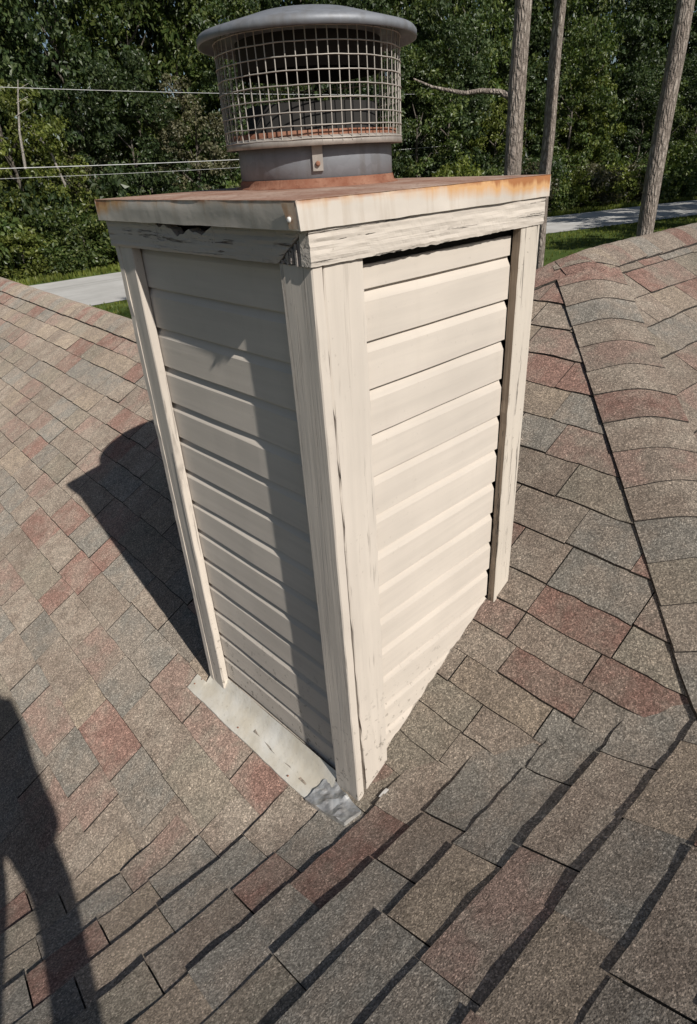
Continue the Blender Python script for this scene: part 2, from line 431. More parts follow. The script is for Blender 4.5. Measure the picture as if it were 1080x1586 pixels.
def consider(top, low, mat, kind='shingle'):
    c = sum((q for r in top for q in r), Vector()) / (len(top)*len(top[0]))
    pr = [proj(q) for r in top for q in r]
    if any(q is None for q in pr):
        return
    x0 = min(q[0] for q in pr); x1 = max(q[0] for q in pr); y0 = min(q[1] for q in pr); y1 = max(q[1] for q in pr)
    inside = x1 > -60 and x0 < 1140 and y1 > 240 and y0 < 1650
    cx, cy = c.x, c.y
    if 0.07 < cx < 0.66 and 0.07 < cy < 0.69 and kind == 'shingle': inside = False
    area = 0.0
    if inside:
        X0, X1, Y0, Y1 = max(x0, 0), min(x1, 1080), max(y0, 0), min(y1, 1586)
        area = max(0, X1 - X0)*max(0, Y1 - Y0) + 1e-3*(x1 - x0)*(y1 - y0)
        # hidden behind the chimney column
        if 240 < x0 and x1 < 770 and y1 < 900: area *= 0.01
    tabs.append((area, top, low, mat, kind, c))

def pick(r, prev):
    for _ in range(3):
        m = r.choices(SH, SHW)[0]
        if m is not prev or r.random() < 0.35: return m
    return m
def rows(us, fmap, vlo, vhi, lo, hi, wid, seed, extra=None, tbase=0.006, gap=0.0022, taper=None, ju=0.002, jt=0.001):
    r = random.Random(seed)
    for a in range(len(us) - 1):
        u0, u1 = us[a], us[a+1] + 0.02
        v = vlo - r.uniform(0, 0.3); prev = None; run = 0
        while v < vhi:
            wv = r.uniform(*wid)
            m = pick(r, prev); prev = m
            t = tbase + (r.random() < 0.42)*0.0035 + r.uniform(-jt, jt)
            g = gap if r.random() < 0.72 else 0.0
            tm = tabmesh(fmap, u0 + r.uniform(-ju, ju), u1, v + g, v + wv - g, lo, hi, t, extra, taper, seed=r.randrange(1 << 30))
            if tm: consider(tm[0], tm[1], m)
            v += wv
fA = lambda u, v: (u, v); fB = lambda u, v: (v, -u); fC = lambda u, v: (v, u)
loA = lambda u: max(-u - 0.05, u - HC)
hiA = lambda u: 10.5 if u < RX else YT + (XT - u)
# plane B
ub = [-1.19, -1.05, -0.905, -0.765, -0.625, -0.487, -0.352, -0.212, -0.073, 0.067, 0.206, 0.346, 0.485, 0.625, 0.765, 0.905, 1.045, 1.185, 1.325]
ovr = {}
def hiB(u):
    y = -u
    if y < -0.735: return 3.2
    return -y + (0.16 if y > 0.0 else 0.10)
def exB(x, y):
    d = x + y                      # laid over plane A past the valley, feathering out at the tip
    e = 0.16 if y > 0.0 else 0.10
    return 0.0052*max(0.0, min(1.0, (d + 0.08)/0.06))*max(0.0, min(1.0, (e - d)/0.05))
def tpB(x, y):
    if y < -0.735: return 1.0
    e = 0.16 if y > 0.0 else 0.10
    return max(0.02, min(1.0, (e - (x + y))/0.16))
def tpA(x, y): return max(0.05, min(1.0, (x + y)/0.12))
upper = [0.777, 0.912, 1.048, 1.183, 1.318, 1.454, 1.589, 1.725, 1.860, 1.995, 2.08, 2.14]
right = [0.05, 0.13, 0.22, 0.31, 0.40, 0.49, 0.58, 0.675, 0.777]
left = [-1.27, -1.135, -1.0, -0.864, -0.728, -0.593, -0.457, -0.322, -0.186, -0.051, 0.084, 0.220, 0.355, 0.491, 0.626, 0.777]
WID = (0.17, 0.36)
rows(upper[:4], fA, -0.8, 10.5, loA, hiA, WID, 11)
rows(upper[3:], fA, -0.8, 2.2, loA, hiA, WID, 12)
loR = loA; hiR = lambda u: 0.40
rows(right, fA, -0.8, 0.40, loR, hiR, (0.15, 0.33), 13, taper=tpA)
loL = lambda u: max(-u - 0.03, 0.40 if u > 0.055 else -9)
rows(left, fA, -0.3, 9.0, loL, hiA, WID, 14, taper=tpA)
rows(ub, fB, -1.9, 3.2, lambda u: -3.0, hiB, (0.14, 0.36), 21, exB, tbase=0.0058, taper=tpB, ju=0.006, jt=0.0024)
# plane C
uc = [-0.735, -0.58, -0.44, -0.30, -0.16, -0.02, 0.12, 0.26, 0.40, 0.54, 0.64, YT - 0.05]
rows(uc, fC, 0.6, 4.6, lambda u: u + HC, lambda u: 4.6, WID, 31)

# ---- hip and ridge caps (folded shingles)
def caps(p0, p1, half, step, seed, first=None):
    r = random.Random(seed)
    a = Vector(p0); b = Vector(p1); L = (b - a).length; d = (b - a)/L; n = Vector((-d.y, d.x))
    k = 0; s = 0.0; prev = None
    while s < L:
        s1 = min(s + step + 0.03, L + 0.05); t = 0.0065 + r.uniform(-0.0015, 0.002)
        top = []; low = []; jq = r.uniform(-0.003, 0.003); sk = r.uniform(-0.008, 0.008)
        for i in range(3):
            kk = i/2; ss = s + (s1 - s)*kk; rt = []; rl = []
            for j in range(11):
                q = -half + 2*half*j/10 + jq
                bow = -0.020*(1 - abs(q/half)**1.6) + sk*q/half if i == 0 else 0
                pt = a + d*(ss + bow) + n*q
                z = zsurf(pt.x, pt.y); lift = 0.0125 + t*(1 - kk)*0.8
                rt.append(Vector(r2w(pt.x, pt.y, z + lift))); rl.append(Vector(r2w(pt.x, pt.y, z - 0.004)))
            top.append(rt); low.append(rl)
        m = pick(r, prev); prev = m
        if first and k in first: m = first[k]
        consider(top, low, m, 'hip_cap'); s += step; k += 1
caps((0.66, 0.66 - HC), (XT - 0.02, YT - 0.02), 0.150, 0.14, 5, {4: GREY, 7: TAUPE, 8: RED, 9: TAUPE, 10: ROSE, 11: TAUPE, 12: GREY, 13: TAUPE, 14: RED})
caps((XT + 2.6, YT), (XT - 0.10, YT), 0.150, 0.14, 6, {18: TAN, 19: RED, 17: ROSE})
caps((RX + 0.25, YT + XT - RX - 0.25), (XT, YT), 0.150, 0.14, 8, {6: RED, 7: RED})
caps((RX, 10.5), (RX, YT + XT - RX), 0.150, 0.14, 9)

tabs.sort(key=lambda q: -q[0])
field = MB(); ncap = 0; ntab = 0; nfield = 0
for area, top, low, m, kind, c in tabs:
    if kind == 'shingle' and area > 0 and ntab < 290:
        tab_to_mb(top, low, c).build('shingle', [m, CUT], roof, c - HO); ntab += 1
    elif kind == 'hip_cap' and area > 2 and ncap < 110:
        tab_to_mb(top, low, c).build('hip_cap', [m, CUT], roof, c - HO); ncap += 1
    elif abs(c.x) < 7 and abs(c.y) < 11:
        tab_to_mb(top, low, HO, field, SH.index(m)); nfield += 1
if field.v:
    tag(field.build('shingle_field', SH + [CUT], roof), kind='stuff')

# ------------------------------------------------------------------ chimney
W1, W2 = 0.7352, 0.7669
chim = tag(empty('chimney', (W1/2, W2/2, -1.55)), 'square chimney clad in cream lap siding with peeling trim and rust stained metal cap', 'chimney')
CO = Vector((W1/2, W2/2, -1.55))
def deform(q):
    x, y, z = q
    h = min(1.0, max(0.0, -z/1.6))
    wn = max(0, 1 - x/W1)*max(0, 1 - y/W2); wr = max(0, min(1, x/W1))*max(0, 1 - y/W2)
    dx = wn*(0.004 + 0.008*h) + wr*0.007*(1 - h); dy = -wn*(0.004 + 0.008*h) - wr*0.007*(1 - h)
    return Vector((x + dx, y + dy, z)) - CO
class CB(MB):
    def build(s, name, mats, parent=None):
        s.v = [tuple(deform(q)) for q in s.v]; return MB.build(s, name, mats, parent)

core = CB(); core.box((0.045, 0.045, -2.2), (W1 - 0.045, W2 - 0.045, -0.02)); core.build('light_block_core', DARK, chim)  # box added inside the chimney to block light

# siding: dutch lap profile (depth inward, height above lip)
PROF = [(0.013, 0.0), (0.0008, 0.0), (0.0, 0.001), (0.0, 0.036), (0.0, 0.0795), (0.0015, 0.0830), (0.0085, 0.0965), (0.0095, 0.0995), (0.0095, 0.109)]
def face_map(k):
    if k == 0: return lambda a, d, z: (a, 0.0245 + d, z), W1       # right face (normal -Y)
    if k == 1: return lambda a, d, z: (0.0245 + d, a, z), W2       # left face (normal -X)
    if k == 2: return lambda a, d, z: (a, W2 - 0.0245 - d, z), W1
    return lambda a, d, z: (W1 - 0.0245 - d, a, z), W2
for k in range(4):
    fm, L = face_map(k); r = random.Random(40 + k)
    zl = -0.172 if k in (0, 2) else -0.205
    z = zl + 0.104
    while z - 0.104 > -1.75:
        bot = z - 0.104 if z > zl + 0.05 else z - 0.104
        a0, a1 = 0.035, L - 0.035
        if k == 0: a1 = L - 0.083 + r.uniform(-0.003, 0.001)
        mb = CB(); G = []; NA = 40 if k == 0 else 15; any_ = False
        tilt = r.uniform(-0.0006, 0.0006); bow = r.uniform(-0.0015, 0.0015); sh = r.uniform(-0.0012, 0.0012)
        for i in range(NA):
            a = a0 + (a1 - a0)*i/(NA - 1); col = []
            wob = 0.0014*fbm(a*5, k*3.1, z*7) + bow*sin(pi*i/(NA - 1))
            for d, h in PROF:
                zz = bot + h + sh + tilt*i/NA
                q = fm(a, d + (wob if d < 0.009 else 0), zz)
                zm = zs_world(q[0], q[1]) + (0.018 + 0.010*fbm(a*30, 3, 1) + 0.005*fbm(a*90, 1, 1) if k == 0 else 0.028)
                if k == 0: zz = min(zz, -0.1275 + 0.0012*fbm(a*30, 1, 4))
                if zz > zm: any_ = True
                col.append(fm(a, d + (wob if d < 0.009 else 0), max(zz, zm)))
            G.append(col)
        z -= 0.104
        if not any_: continue
        mb.grid(G, False, 0, flip=(k in (1, 2)))
        mb.add(G[0], [tuple(range(len(PROF)))]); mb.add(G[-1], [tuple(range(len(PROF)))[::-1]])
        mb.build('siding_board', SIDING_X if k in (0, 2) else SIDING_Y, chim)

# corner boards: outline polygon in (a, z) on a face, thickness inward, with hand sawn irregular edges
def board(k, a0, a1, ztop, zbot, thick, mat, name, label=None, seed=0, off=0.0, wav=0.0009, skew=0.0, edge=False, tilt=0.0):
    fm, L = face_map(k); r = random.Random(seed); N = 34; mb = CB()
    fr = []; bk = []
    for i in range(N + 1):
        t = i/N; row = []; rb = []
        for j in range(5):
            a = a0 + (a1 - a0)*(0.0, 0.035, 0.5, 0.965, 1.0)[j]; zb = zbot(a)
            z = ztop + (zb - ztop)*t
            e = 0.0
            if j in (0, 4): e = wav*(2.2*fbm(a*9, z*16, seed) + 1.2*fbm(a, z*60, seed + 3))
            aa = a + e + skew*t*t*(1 - j/4)
            d = tilt*(a - a0) + 0.0010*fbm(a*20, z*3, seed + 9) + (0.0022 if j in (0, 4) else 0.0)
            row.append(fm(aa, -0.0245 + off + d, z)); rb.append(fm(aa, -0.0245 + off + thick, z))
        fr.append(row); bk.append(rb)
    fl = k in (1, 2)
    mb.grid(fr, False, 0, flip=not fl); mb.grid(bk, False, 0, flip=fl)
    mb.grid([[q[0] for q in fr], [q[0] for q in bk]], False, 1 if edge else 0, flip=fl)
    mb.grid([[q[-1] for q in fr], [q[-1] for q in bk]], False, 0, flip=not fl)
    mb.grid([fr[0], bk[0]], False, 0, flip=fl); mb.grid([fr[-1], bk[-1]], False, 0, flip=not fl)
    o = mb.build(name, [mat, BARE_SHADE_Z] if edge else mat, chim)
    if label: o['label'] = label
    return o
def zb_face(k, clear):
    fm, L = face_map(k)
    def f(a):
        q = fm(a, -0.0245, 0); return zs_world(q[0], q[1]) + clear
    return f
TB = -0.1085
board(1, 0.0, 0.0925, TB, zb_face(1, 0.008), 0.0235, BOARD_Z, 'corner_board', seed=1)
board(0, 0.0280, 0.131, TB, (lambda a: zb_face(0, 0.016)(a) + 0.004*fbm(a*60, 2, 2)), 0.0235, BOARD_Z, 'corner_board', seed=2, off=0.0025, wav=0.0026, skew=0.0095)
board(1, 0.676, W2, TB, zb_face(1, 0.004), 0.0235, BOARD_Z, 'corner_board', seed=3, off=-0.002, tilt=0.055)
board(0, 0.655, W1, TB, lambda a: -1.252 + (a - 0.655)*0.80, 0.0235, BOARD_ROUGH, 'corner_board', 'cracked corner board with a bare weathered edge, darkened for shade', seed=4, off=-0.001, wav=0.0011, edge=True)
board(3, 0.026, 0.11, TB, zb_face(3, 0.004), 0.0235, BOARD_Z, 'corner_board', seed=5)
board(3, W2 - 0.11, W2 - 0.026, TB, zb_face(3, 0.004), 0.0235, BOARD_Z, 'corner_board', seed=6)
board(2, 0.0, 0.10, TB, zb_face(2, 0.004), 0.0235, BOARD_Z, 'corner_board', seed=7)
board(2, W1 - 0.10, W1, TB, zb_face(2, 0.004), 0.0235, BOARD_Z, 'corner_board', seed=8)
# loose splinter strip on the left corner board
sp = CB()
Pq = []
for i in range(15):
    z = -0.66 - 0.44*i/14; wdt = 0.008*sin(pi*min(1, 0.08 + i/15)) + 0.001
    Pq.append([(-0.0022, 0.681 + 0.004*i/14, z), (-0.0026, 0.681 + 0.004*i/14 + wdt*0.5, z), (-0.0012, 0.681 + 0.004*i/14 + wdt, z)])
sp.grid(Pq, False, 0, flip=True); sp.build('paint_strip', BOARD_Z, chim)

# frieze boards with rotten notch and ragged lower edge
def frieze(k, a0, a1, seed, mat, rot=None, ztop=-0.030, proud=0.006, cut=None):
    fm, L = face_map(k); mb = CB(); N = 110; F_, B_ = [], []
    for i in range(N + 1):
        a = a0 + (a1 - a0)*i/N
        zt = ztop; zb = -0.1085 + 0.0016*fbm(a*9, seed, 0) + 0.0012*fbm(a*70, seed, 2)
        if k == 0:
            zb += -0.0028*max(0, 1 - abs(a - 0.335)/0.010) - 0.002*max(0, 1 - abs(a - 0.30)/0.02)
        if rot:
            c, hw, dp = rot
            s = max(0.0, 1 - ((a - c)/hw)**2)
            if s > 0: zt = min(zt, -0.0475 - dp*s**0.6*(0.72 + 0.7*fbm(a*20, 4, 1)))
        if cut: zb = max(zb, min(zt - 0.012, cut(a)))
        fr = []
        for j in range(13):
            z = zt + (zb - zt)*j/12
            g = 0.0020*fbm(a*7, z*170, seed) + 0.0010*fbm(a*26, z*320, seed + 5)
            fr.append(fm(a, -0.0245 - proud - g + (0.0016 if j == 12 else 0), z))
        F_.append(fr); B_.append([fm(a, -0.0245 + 0.020, zt), fm(a, -0.0245 + 0.020, zb)])
    fl = k in (1, 2)
    mb.grid(F_, False, 0, flip=fl)
    mb.grid([[q[0] for q in F_], [q[0] for q in B_]], False, 0, flip=fl)
    mb.grid([[q[-1] for q in F_], [q[1] for q in B_]], False, 0, flip=not fl)
    mb.add([*F_[0], *B_[0][::-1]], [tuple(range(15))]); mb.add([*F_[-1], *B_[-1][::-1]], [tuple(range(15))[::-1]])
    return mb.build('frieze_board', mat, chim)
frieze(0, -0.0055, W1 + 0.006, 51, FRIEZE_X)
f2 = frieze(1, 0.0150, W2 + 0.006, 52, FRIEZE_Y, rot=(0.405, 0.115, 0.025), cut=lambda a: -0.1085 if a > 0.092 else -0.1085 + (0.092 - a)*0.72)
f2['label'] = 'grey weathered frieze board with a rotten hole under the cap'
frieze(2, 0.016, W1 + 0.006, 53, FRIEZE_X); frieze(3, 0.016, W2 - 0.016, 54, FRIEZE_Y)
# splintered triangular end at the near corner
sx = CB(); r = random.Random(3)
for i in range(22):
    t = i/21; y0 = -0.002 + 0.088*t; zt = -0.1075 + (0.090 - y0)*0.70
    zlow = -0.1075 + r.uniform(-0.003, 0.002); x0 = -0.003 + r.uniform(-0.003, 0.002)
    if zt - zlow > 0.004:
        sx.box((x0, y0, zlow), (0.018, y0 + 0.0042, zt - r.uniform(0, 0.006)))
sx.build('splintered_end', BARE, chim)

# cap: folded metal pan
OV = 0.0184
def skirt(pts_top, pts_bot, mat, seed):
    mb = MB(); G = []; N = 40
    (ax, ay), (bx, by) = pts_top; (cx, cy), (dx, dy) = pts_bot
    n = Vector((by - ay, -(bx - ax), 0)).normalized()
    for i in range(N + 1):
        t = i/N; col = []
        for j in range(5):
            s = j/4
            q = Vector(((ax + (bx - ax)*t)*(1 - s) + (cx + (dx - cx)*t)*s, (ay + (by - ay)*t)*(1 - s) + (cy + (dy - cy)*t)*s, -0.0475*s))
            env = sin(pi*t)**0.5
            q += n*(0.0022*fbm(t*5, s*1.5, seed)*env)
            if j == 4: q.z += 0.0012*fbm(t*9, 0, seed + 1)
            if j == 0: q += n*-0.0012; q.z -= 0.0006
            col.append(q)
        G.append(col)
    inner = [[q - n*0.0022 for q in c] for c in G]
    G = [[q - CO for q in c] for c in G]; inner = [[q - CO for q in c] for c in inner]
    mb.grid(G, True, 0); mb.grid(inner, True, 0, flip=True); mb.grid([[c[-1] for c in G], [c[-1] for c in inner]], False)
    mb.grid([G[0], inner[0]], False); mb.grid([G[-1], inner[-1]], False, 0, True)
    o = mb.build('cap_skirt', mat, chim, None)
    # object space for the rust mask is chimney space; shift it back with a matching origin
    o.location = -CO; o.data.transform(Matrix.Translation(CO)); o.matrix_parent_inverse.identity()
    return o
NT_ = (-OV - 0.006, -OV + 0.006); NB_ = (-OV - 0.003, -OV + 0.003)
RT_ = (W1 + OV, -OV); LT_ = (-OV, W2 + OV); BT_ = (W1 + OV, W2 + OV)
skirt((NT_, RT_), (NB_, RT_), CAP_X, 1)
s2 = skirt((LT_, NT_), (LT_, NB_), CAP_Y, 2)
skirt((RT_, BT_), (RT_, BT_), CAP_Y, 3); skirt((BT_, LT_), (BT_, LT_), CAP_X, 4)
ct = MB(); N = 14; G = []
for i in range(N + 1):
    row = []
    for j in range(N + 1):
        u, v = i/N, j/N
        q = (Vector((*NT_, 0))*(1-u) + Vector((*RT_, 0))*u)*(1-v) + (Vector((*LT_, 0))*(1-u) + Vector((*BT_, 0))*u)*v
        q.z = -0.0008 + 0.006*(sin(pi*u)*sin(pi*v))**0.5 + 0.0012*fbm(u*4, v*4, 2)*sin(pi*u)*sin(pi*v)
        row.append(q - CO)
    G.append(row)
ct.grid(G, True, 0, flip=True); ct.build('cap_top', RUST_TOP, chim)
# folded corner tab and rivet at the near corner of the cap
ft = MB(); a = Vector((NT_[0] - 0.0012, NT_[1] + 0.003, -0.004)); 
ft.grid([[a - CO, a + Vector((0.0016, -0.001, -0.040)) - CO], [a + Vector((-0.0018, 0.034, 0.0)) - CO, a + Vector((0.0012, 0.020, -0.041)) - CO]], False)
ft.build('corner_fold', CAP_Y, chim)
rv = MB(); rv.tube([a + Vector((-0.0005, 0.016, -0.026)) - CO, a + Vector((-0.0032, 0.016, -0.0255)) - CO, a + Vector((-0.004, 0.016, -0.0255)) - CO], [0.005, 0.0042, 0.002], 10); rv.build('rivet', WHITE, chim)

# apron flashing at the foot of the left face
fl = MB(); G = []; N = 60
for i in range(N + 1):
    y = 0.835 - (0.835 - 0.085)*i/N; row = []
    xin = 0.022 if y < 0.765 else -0.018
    xout = -0.068 - 0.0025*fbm(y*6, 1, 1) - 0.001*fbm(y*30, 1, 1)
    for j in range(7):
        t = j/6; x = xin + (xout - xin)*t
        z = zs_world(x, y) + 0.015 + 0.003*fbm(x*18, y*8, 3) - 0.004*t
        if t < 0.25 and y < 0.765: z += 0.03*(1 - t/0.25)
        row.append(Vector((x, y + (0.004*fbm(x*40, 2, 2) if i == 0 else 0), z)) - CO)
    G.append(row)
lowG = [[q - Vector((0, 0, 0.003)) for q in r_] for r_ in G]
fl.grid(G, True, 0, flip=False); fl.grid([[r_[-1] for r_ in G], [r_[-1] - Vector((0, 0, 0.012)) for r_ in G]], False)
fl.grid([G[0], [q - Vector((0, 0, 0.010)) for q in G[0]]], False, 0, True)
fo = fl.build('apron_flashing', FLASH, chim)
fp = MB(); G = []; r = random.Random(9)
for i in range(15):
    t = i/14; row = []
    for j in range(9):
        s = j/8
        p0 = Vector((-0.072, 0.135, 0))*(1-t) + Vector((-0.065, -0.034, 0))*t
        p1 = Vector((0.018, 0.120, 0))*(1-t) + Vector((-0.010, -0.046, 0))*t
        q = p0 + (p1 - p0)*s
        cr = abs(fbm(q.x*34, q.y*34, 5))*0.009 + 0.008*max(0, 1 - abs(t - 0.30 - 0.30*s)/0.14) + 0.006*max(0, 1 - abs(t - 0.75 + 0.2*s)/0.1)
        q.z = zs_world(q.x, q.y) + 0.019 + cr - 0.004*s
        row.append(q - CO)
    G.append(row)
fp.grid(G, False, 0, flip=False)
fp.grid([[r_[0] for r_ in G], [r_[0] - Vector((0, 0, 0.02)) for r_ in G]], False); fp.grid([G[-1], [q - Vector((0, 0, 0.02)) for q in G[-1]]], False)
fp.build('crumpled_flashing', FOIL, chim)
for (x, y) in ((-0.045, 0.815), (-0.02, 0.80), (-0.052, 0.52), (-0.055, 0.24)):
    nl = MB(); z = zs_world(x, y) + 0.0125; nl.tube([Vector((x, y, z)) - CO, Vector((x - 0.001, y, z + 0.0022)) - CO, Vector((x - 0.001, y, z + 0.003)) - CO], [0.003, 0.0028, 0.0014], 8)
    nl.build('nail', RUST, chim)
cz = zs_world(0.064, -0.062)
chip = MB(); c0 = Vector((0.064, -0.064, cz + 0.014)); du = Vector((0.029, -0.002, 0.010)); dv = Vector((0.001, -0.0115, 0.004))
chip.grid([[-du*0.5 - dv*0.5, -du*0.5 + dv*0.5], [du*0.05 - dv*0.5 + Vector((0,0,0.0015)), du*0.05 + dv*0.5], [du*0.5 - dv*0.5, du*0.5 + dv*0.5]], False)
chip.grid([[-du*0.5 + dv*0.5, -du*0.5 + dv*0.5 - Vector((0,0,0.004))], [du*0.5 + dv*0.5, du*0.5 + dv*0.5 - Vector((0,0,0.004))]], False)
co = chip.build('paint_chip', WHITE, None, c0)
tag(co, 'small white scrap lying on the shingles at the foot of the chimney', 'scrap')

# ------------------------------------------------------------------ flue vent with mesh cage
VX, VY = W1/2, W2/2
vent = tag(empty('flue_vent', (VX, VY, 0.0)), 'round metal flue vent in a wire mesh cage on top of the chimney', 'chimney vent')
def lathe(mb, prof, n=64, mi=0, sx=1.0):
    rings = [[(rr*cos(2*pi*k/n), rr*sin(2*pi*k/n), z) for k in range(n + 1)] for rr, z in prof]
    mb.grid(rings, True, mi)
RP, RC = 0.180, 0.2035
m = MB(); lathe(m, [(RP - 0.003, 0.002), (RP, 0.002), (RP, 0.06), (RP, 0.105), (RP - 0.002, 0.105), (RP - 0.003, 0.06), (RP - 0.003, 0.002)]); m.build('pipe', GALV, vent)
m = MB(); lathe(m, [(RP + 0.014, 0.0045), (RP + 0.012, 0.0075), (RP + 0.005, 0.010), (RP + 0.003, 0.018), (RP + 0.0012, 0.022)]); m.build('storm_collar', RUST, vent)
m = MB(); lathe(m, [(RP + 0.001, 0.105), (RC - 0.001, 0.0985), (RC + 0.0015, 0.093), (RC + 0.002, 0.0835), (RC + 0.0005, 0.0830), (RC - 0.0005, 0.093), (RP + 0.001, 0.099)]); m.build('cage_band', BAND, vent)
m = MB(); lathe(m, [(RC - 0.012, 0.0995), (RC - 0.012, 0.112), (RC - 0.014, 0.112), (RC - 0.014, 0.0995)]); m.build('inner_lip', RUST, vent)
NW = 60; ZC0, ZC1 = 0.090, 0.290
cage = MB(); r = random.Random(2)
jit = [r.uniform(-0.004, 0.004) for _ in range(NW)]
def cage_r(a, z): return RC*(1 + 0.006*sin(3*a + 1) + 0.004*fbm(cos(a)*2, sin(a)*2, z*8))
for k in range(NW):
    pts = []
    for i in range(9):
        z = ZC0 + (ZC1 - ZC0)*i/8; a = 2*pi*k/NW + jit[k]*sin(pi*i/8); rr = cage_r(a, z)
        pts.append((rr*cos(a), rr*sin(a), z))
    cage.tube(pts, 0.00125, 5, False)
for i in range(9):
    z0_ = ZC0 + 0.006 + i*0.0235; pts = []
    for k in range(97):
        a = 2*pi*k/96; z = z0_ + 0.0012*fbm(cos(a)*3, sin(a)*3, i); rr = cage_r(a, z) + 0.0018
        pts.append((rr*cos(a), rr*sin(a), z))
    cage.tube(pts, 0.00125, 5, False)
tag(cage.build('mesh_cage', WIRE, vent), kind='stuff')
m = MB(); lathe(m, [(0.150, 0.0), (0.150, 0.165), (0.147, 0.165), (0.147, 0.0)]); m.build('inner_flue', FLUE_BLACK, vent)
m = MB(); lathe(m, [(0.160, 0.285), (0.160, 0.225), (0.158, 0.225), (0.158, 0.285)]); m.build('lid_baffle', FLUE_BLACK, vent)
m = MB(); lathe(m, [(0.0, 0.345), (0.12, 0.330), (0.235, 0.298), (0.240, 0.292), (0.240, 0.280), (0.236, 0.280), (0.233, 0.292), (0.0, 0.30)]); m.build('lid', GALV, vent)
# bracket on the pipe facing the camera
ang = math.atan2(CAM.y - VY, CAM.x - VX) + 0.02
bx = MB(); e1 = Vector((cos(ang), sin(ang), 0)); e2 = Vector((-sin(ang), cos(ang), 0))
def bq(u, v, z): return e1*(RP + u) + e2*v + Vector((0, 0, z))
Pb = [bq(u, v, z) for z in (0.036, 0.092) for (u, v) in ((-0.002, -0.011), (0.007, -0.011), (0.007, 0.011), (-0.002, 0.011))]
bx.add(Pb, [(0,1,5,4),(1,2,6,5),(2,3,7,6),(3,0,4,7),(0,3,2,1),(4,5,6,7)])
br = bx.build('bracket', BAND, vent)
bt = MB(); bt.tube([bq(0.006, 0, 0.050), bq(0.012, 0, 0.050), bq(0.013, 0, 0.050)], [0.0055, 0.0055, 0.003], 6); bt.build('bolt', RUST, br)

# ------------------------------------------------------------------ ground, road
g = MB()
gx = [-400, -150, -60] + [-40 + 5*i for i in range(33)] + [160, 260, 500]; gy = [-400, -150, -60] + [-40 + 5*i for i in range(33)] + [160, 260, 500]
g.grid([[(x, y, GROUND + (0.25*fbm(x*0.06, y*0.06, 0) if (y > 46 - 0.2*x) else 0.0)) for y in gy] for x in gx], True, 0, flip=True)
tag(g.build('ground', LAWN), kind='structure')
far_e = [(-120, 44), (-30, 42.5), (0, 41), (12.6, 40.0), (18, 39.8), (30, 38.0), (44, 35.0), (57, 31.6), (71, 27.8), (90, 21), (160, -5)]
near_e = [(-120, 35), (-30, 33.5), (0, 31.6), (11, 30.3), (17, 29.9), (28, 29.2), (40, 26.5), (52, 22.8), (66, 18.6), (84, 12.5), (152, -14)]
rd = MB(); rd.grid([[(*n_, GROUND + 0.03), (*f_, GROUND + 0.03)] for n_, f_ in zip(near_e, far_e)], False, 0, flip=True)
tag(rd.build('road', ROAD), kind='structure')

# grass tufts on the verges
gt = MB(); r = random.Random(77)
def tuft(x, y, h):
    for _ in range(3):
        a = r.uniform(0, 2*pi); dx, dy = cos(a)*h*0.22, sin(a)*h*0.22; lx, ly = r.uniform(-.3, .3)*h, r.uniform(-.3, .3)*h
        z = GROUND - 0.02
        gt.add([(x - dx, y - dy, z), (x + dx, y + dy, z), (x + lx, y + ly, z + h)], [(0, 1, 2)])
for _ in range(9000):
    t = r.random(); x = -10 + 100*t
    yf = None
    for (x0, y0), (x1, y1) in zip(far_e[:-1], far_e[1:]):
        if x0 <= x <= x1: yf = y0 + (y1 - y0)*(x - x0)/(x1 - x0)
    if yf is None: continue
    tuft(x, yf + 0.3 + abs(r.gauss(0, 2.2)), r.uniform(0.15, 0.45))
for _ in range(9000):
    t = r.random(); x = 5 + 70*t
    yn = None
    for (x0, y0), (x1, y1) in zip(near_e[:-1], near_e[1:]):
        if x0 <= x <= x1: yn = y0 + (y1 - y0)*(x - x0)/(x1 - x0)
    if yn is None: continue
    tuft(x, yn - 0.3 - abs(r.gauss(0, 5)), r.uniform(0.08, 0.22))
tag(gt.build('grass', LEAF_BRIGHT), kind='stuff')

# ------------------------------------------------------------------ trees
def leaf(mb, c, n, size, r, asp=0.62):
    n = n.normalized(); t = n.orthogonal().normalized(); a = r.uniform(0, 2*pi)
    u = (t*cos(a) + n.cross(t)*sin(a)); v = n.cross(u)
    L = size*r.uniform(0.7, 1.3); w_ = L*asp*0.5
    tip = c + u*L*0.5 - n*L*0.12; base = c - u*L*0.5 - n*L*0.08
    mb.add([base, c - v*w_, tip, c + v*w_], [(0, 1, 2), (0, 2, 3)])
def crown_mesh(name, mat, rx, rz, zc, nclump, per, lsize, seed, low=0.0, clump=(0.5, 1.15)):
    r = random.Random(seed); mb = MB()
    for _ in range(nclump):
        while True:
            d = Vector((r.gauss(0, 1), r.gauss(0, 1), r.gauss(0, 1))).normalized()
            rad = r.uniform(0.40, 1.0)**0.5
            bump_ = 1.0 + 0.38*fbm(d.x*1.9 + seed, d.y*1.9, d.z*1.9, 2)
            c = Vector((d.x*rx*rad*bump_, d.y*rx*rad*bump_, zc + d.z*rz*rad*bump_))
            if c.z > low: break
        cs = r.uniform(*clump); fl_ = r.uniform(0.5, 0.8); ls = lsize*r.uniform(0.8, 1.2)
        for _ in range(per):
            e = Vector((r.gauss(0, 1), r.gauss(0, 1), r.gauss(0, 1))).normalized()
            q = c + Vector((e.x*cs, e.y*cs, e.z*cs*fl_))*r.uniform(0.2, 1.0)**0.5
            nn = e*0.6 + Vector((r.gauss(0, .55), r.gauss(0, .55), r.gauss(0.45, .5)))
            leaf(mb, q, nn, ls, r)
    return mb.mesh(name, mat)
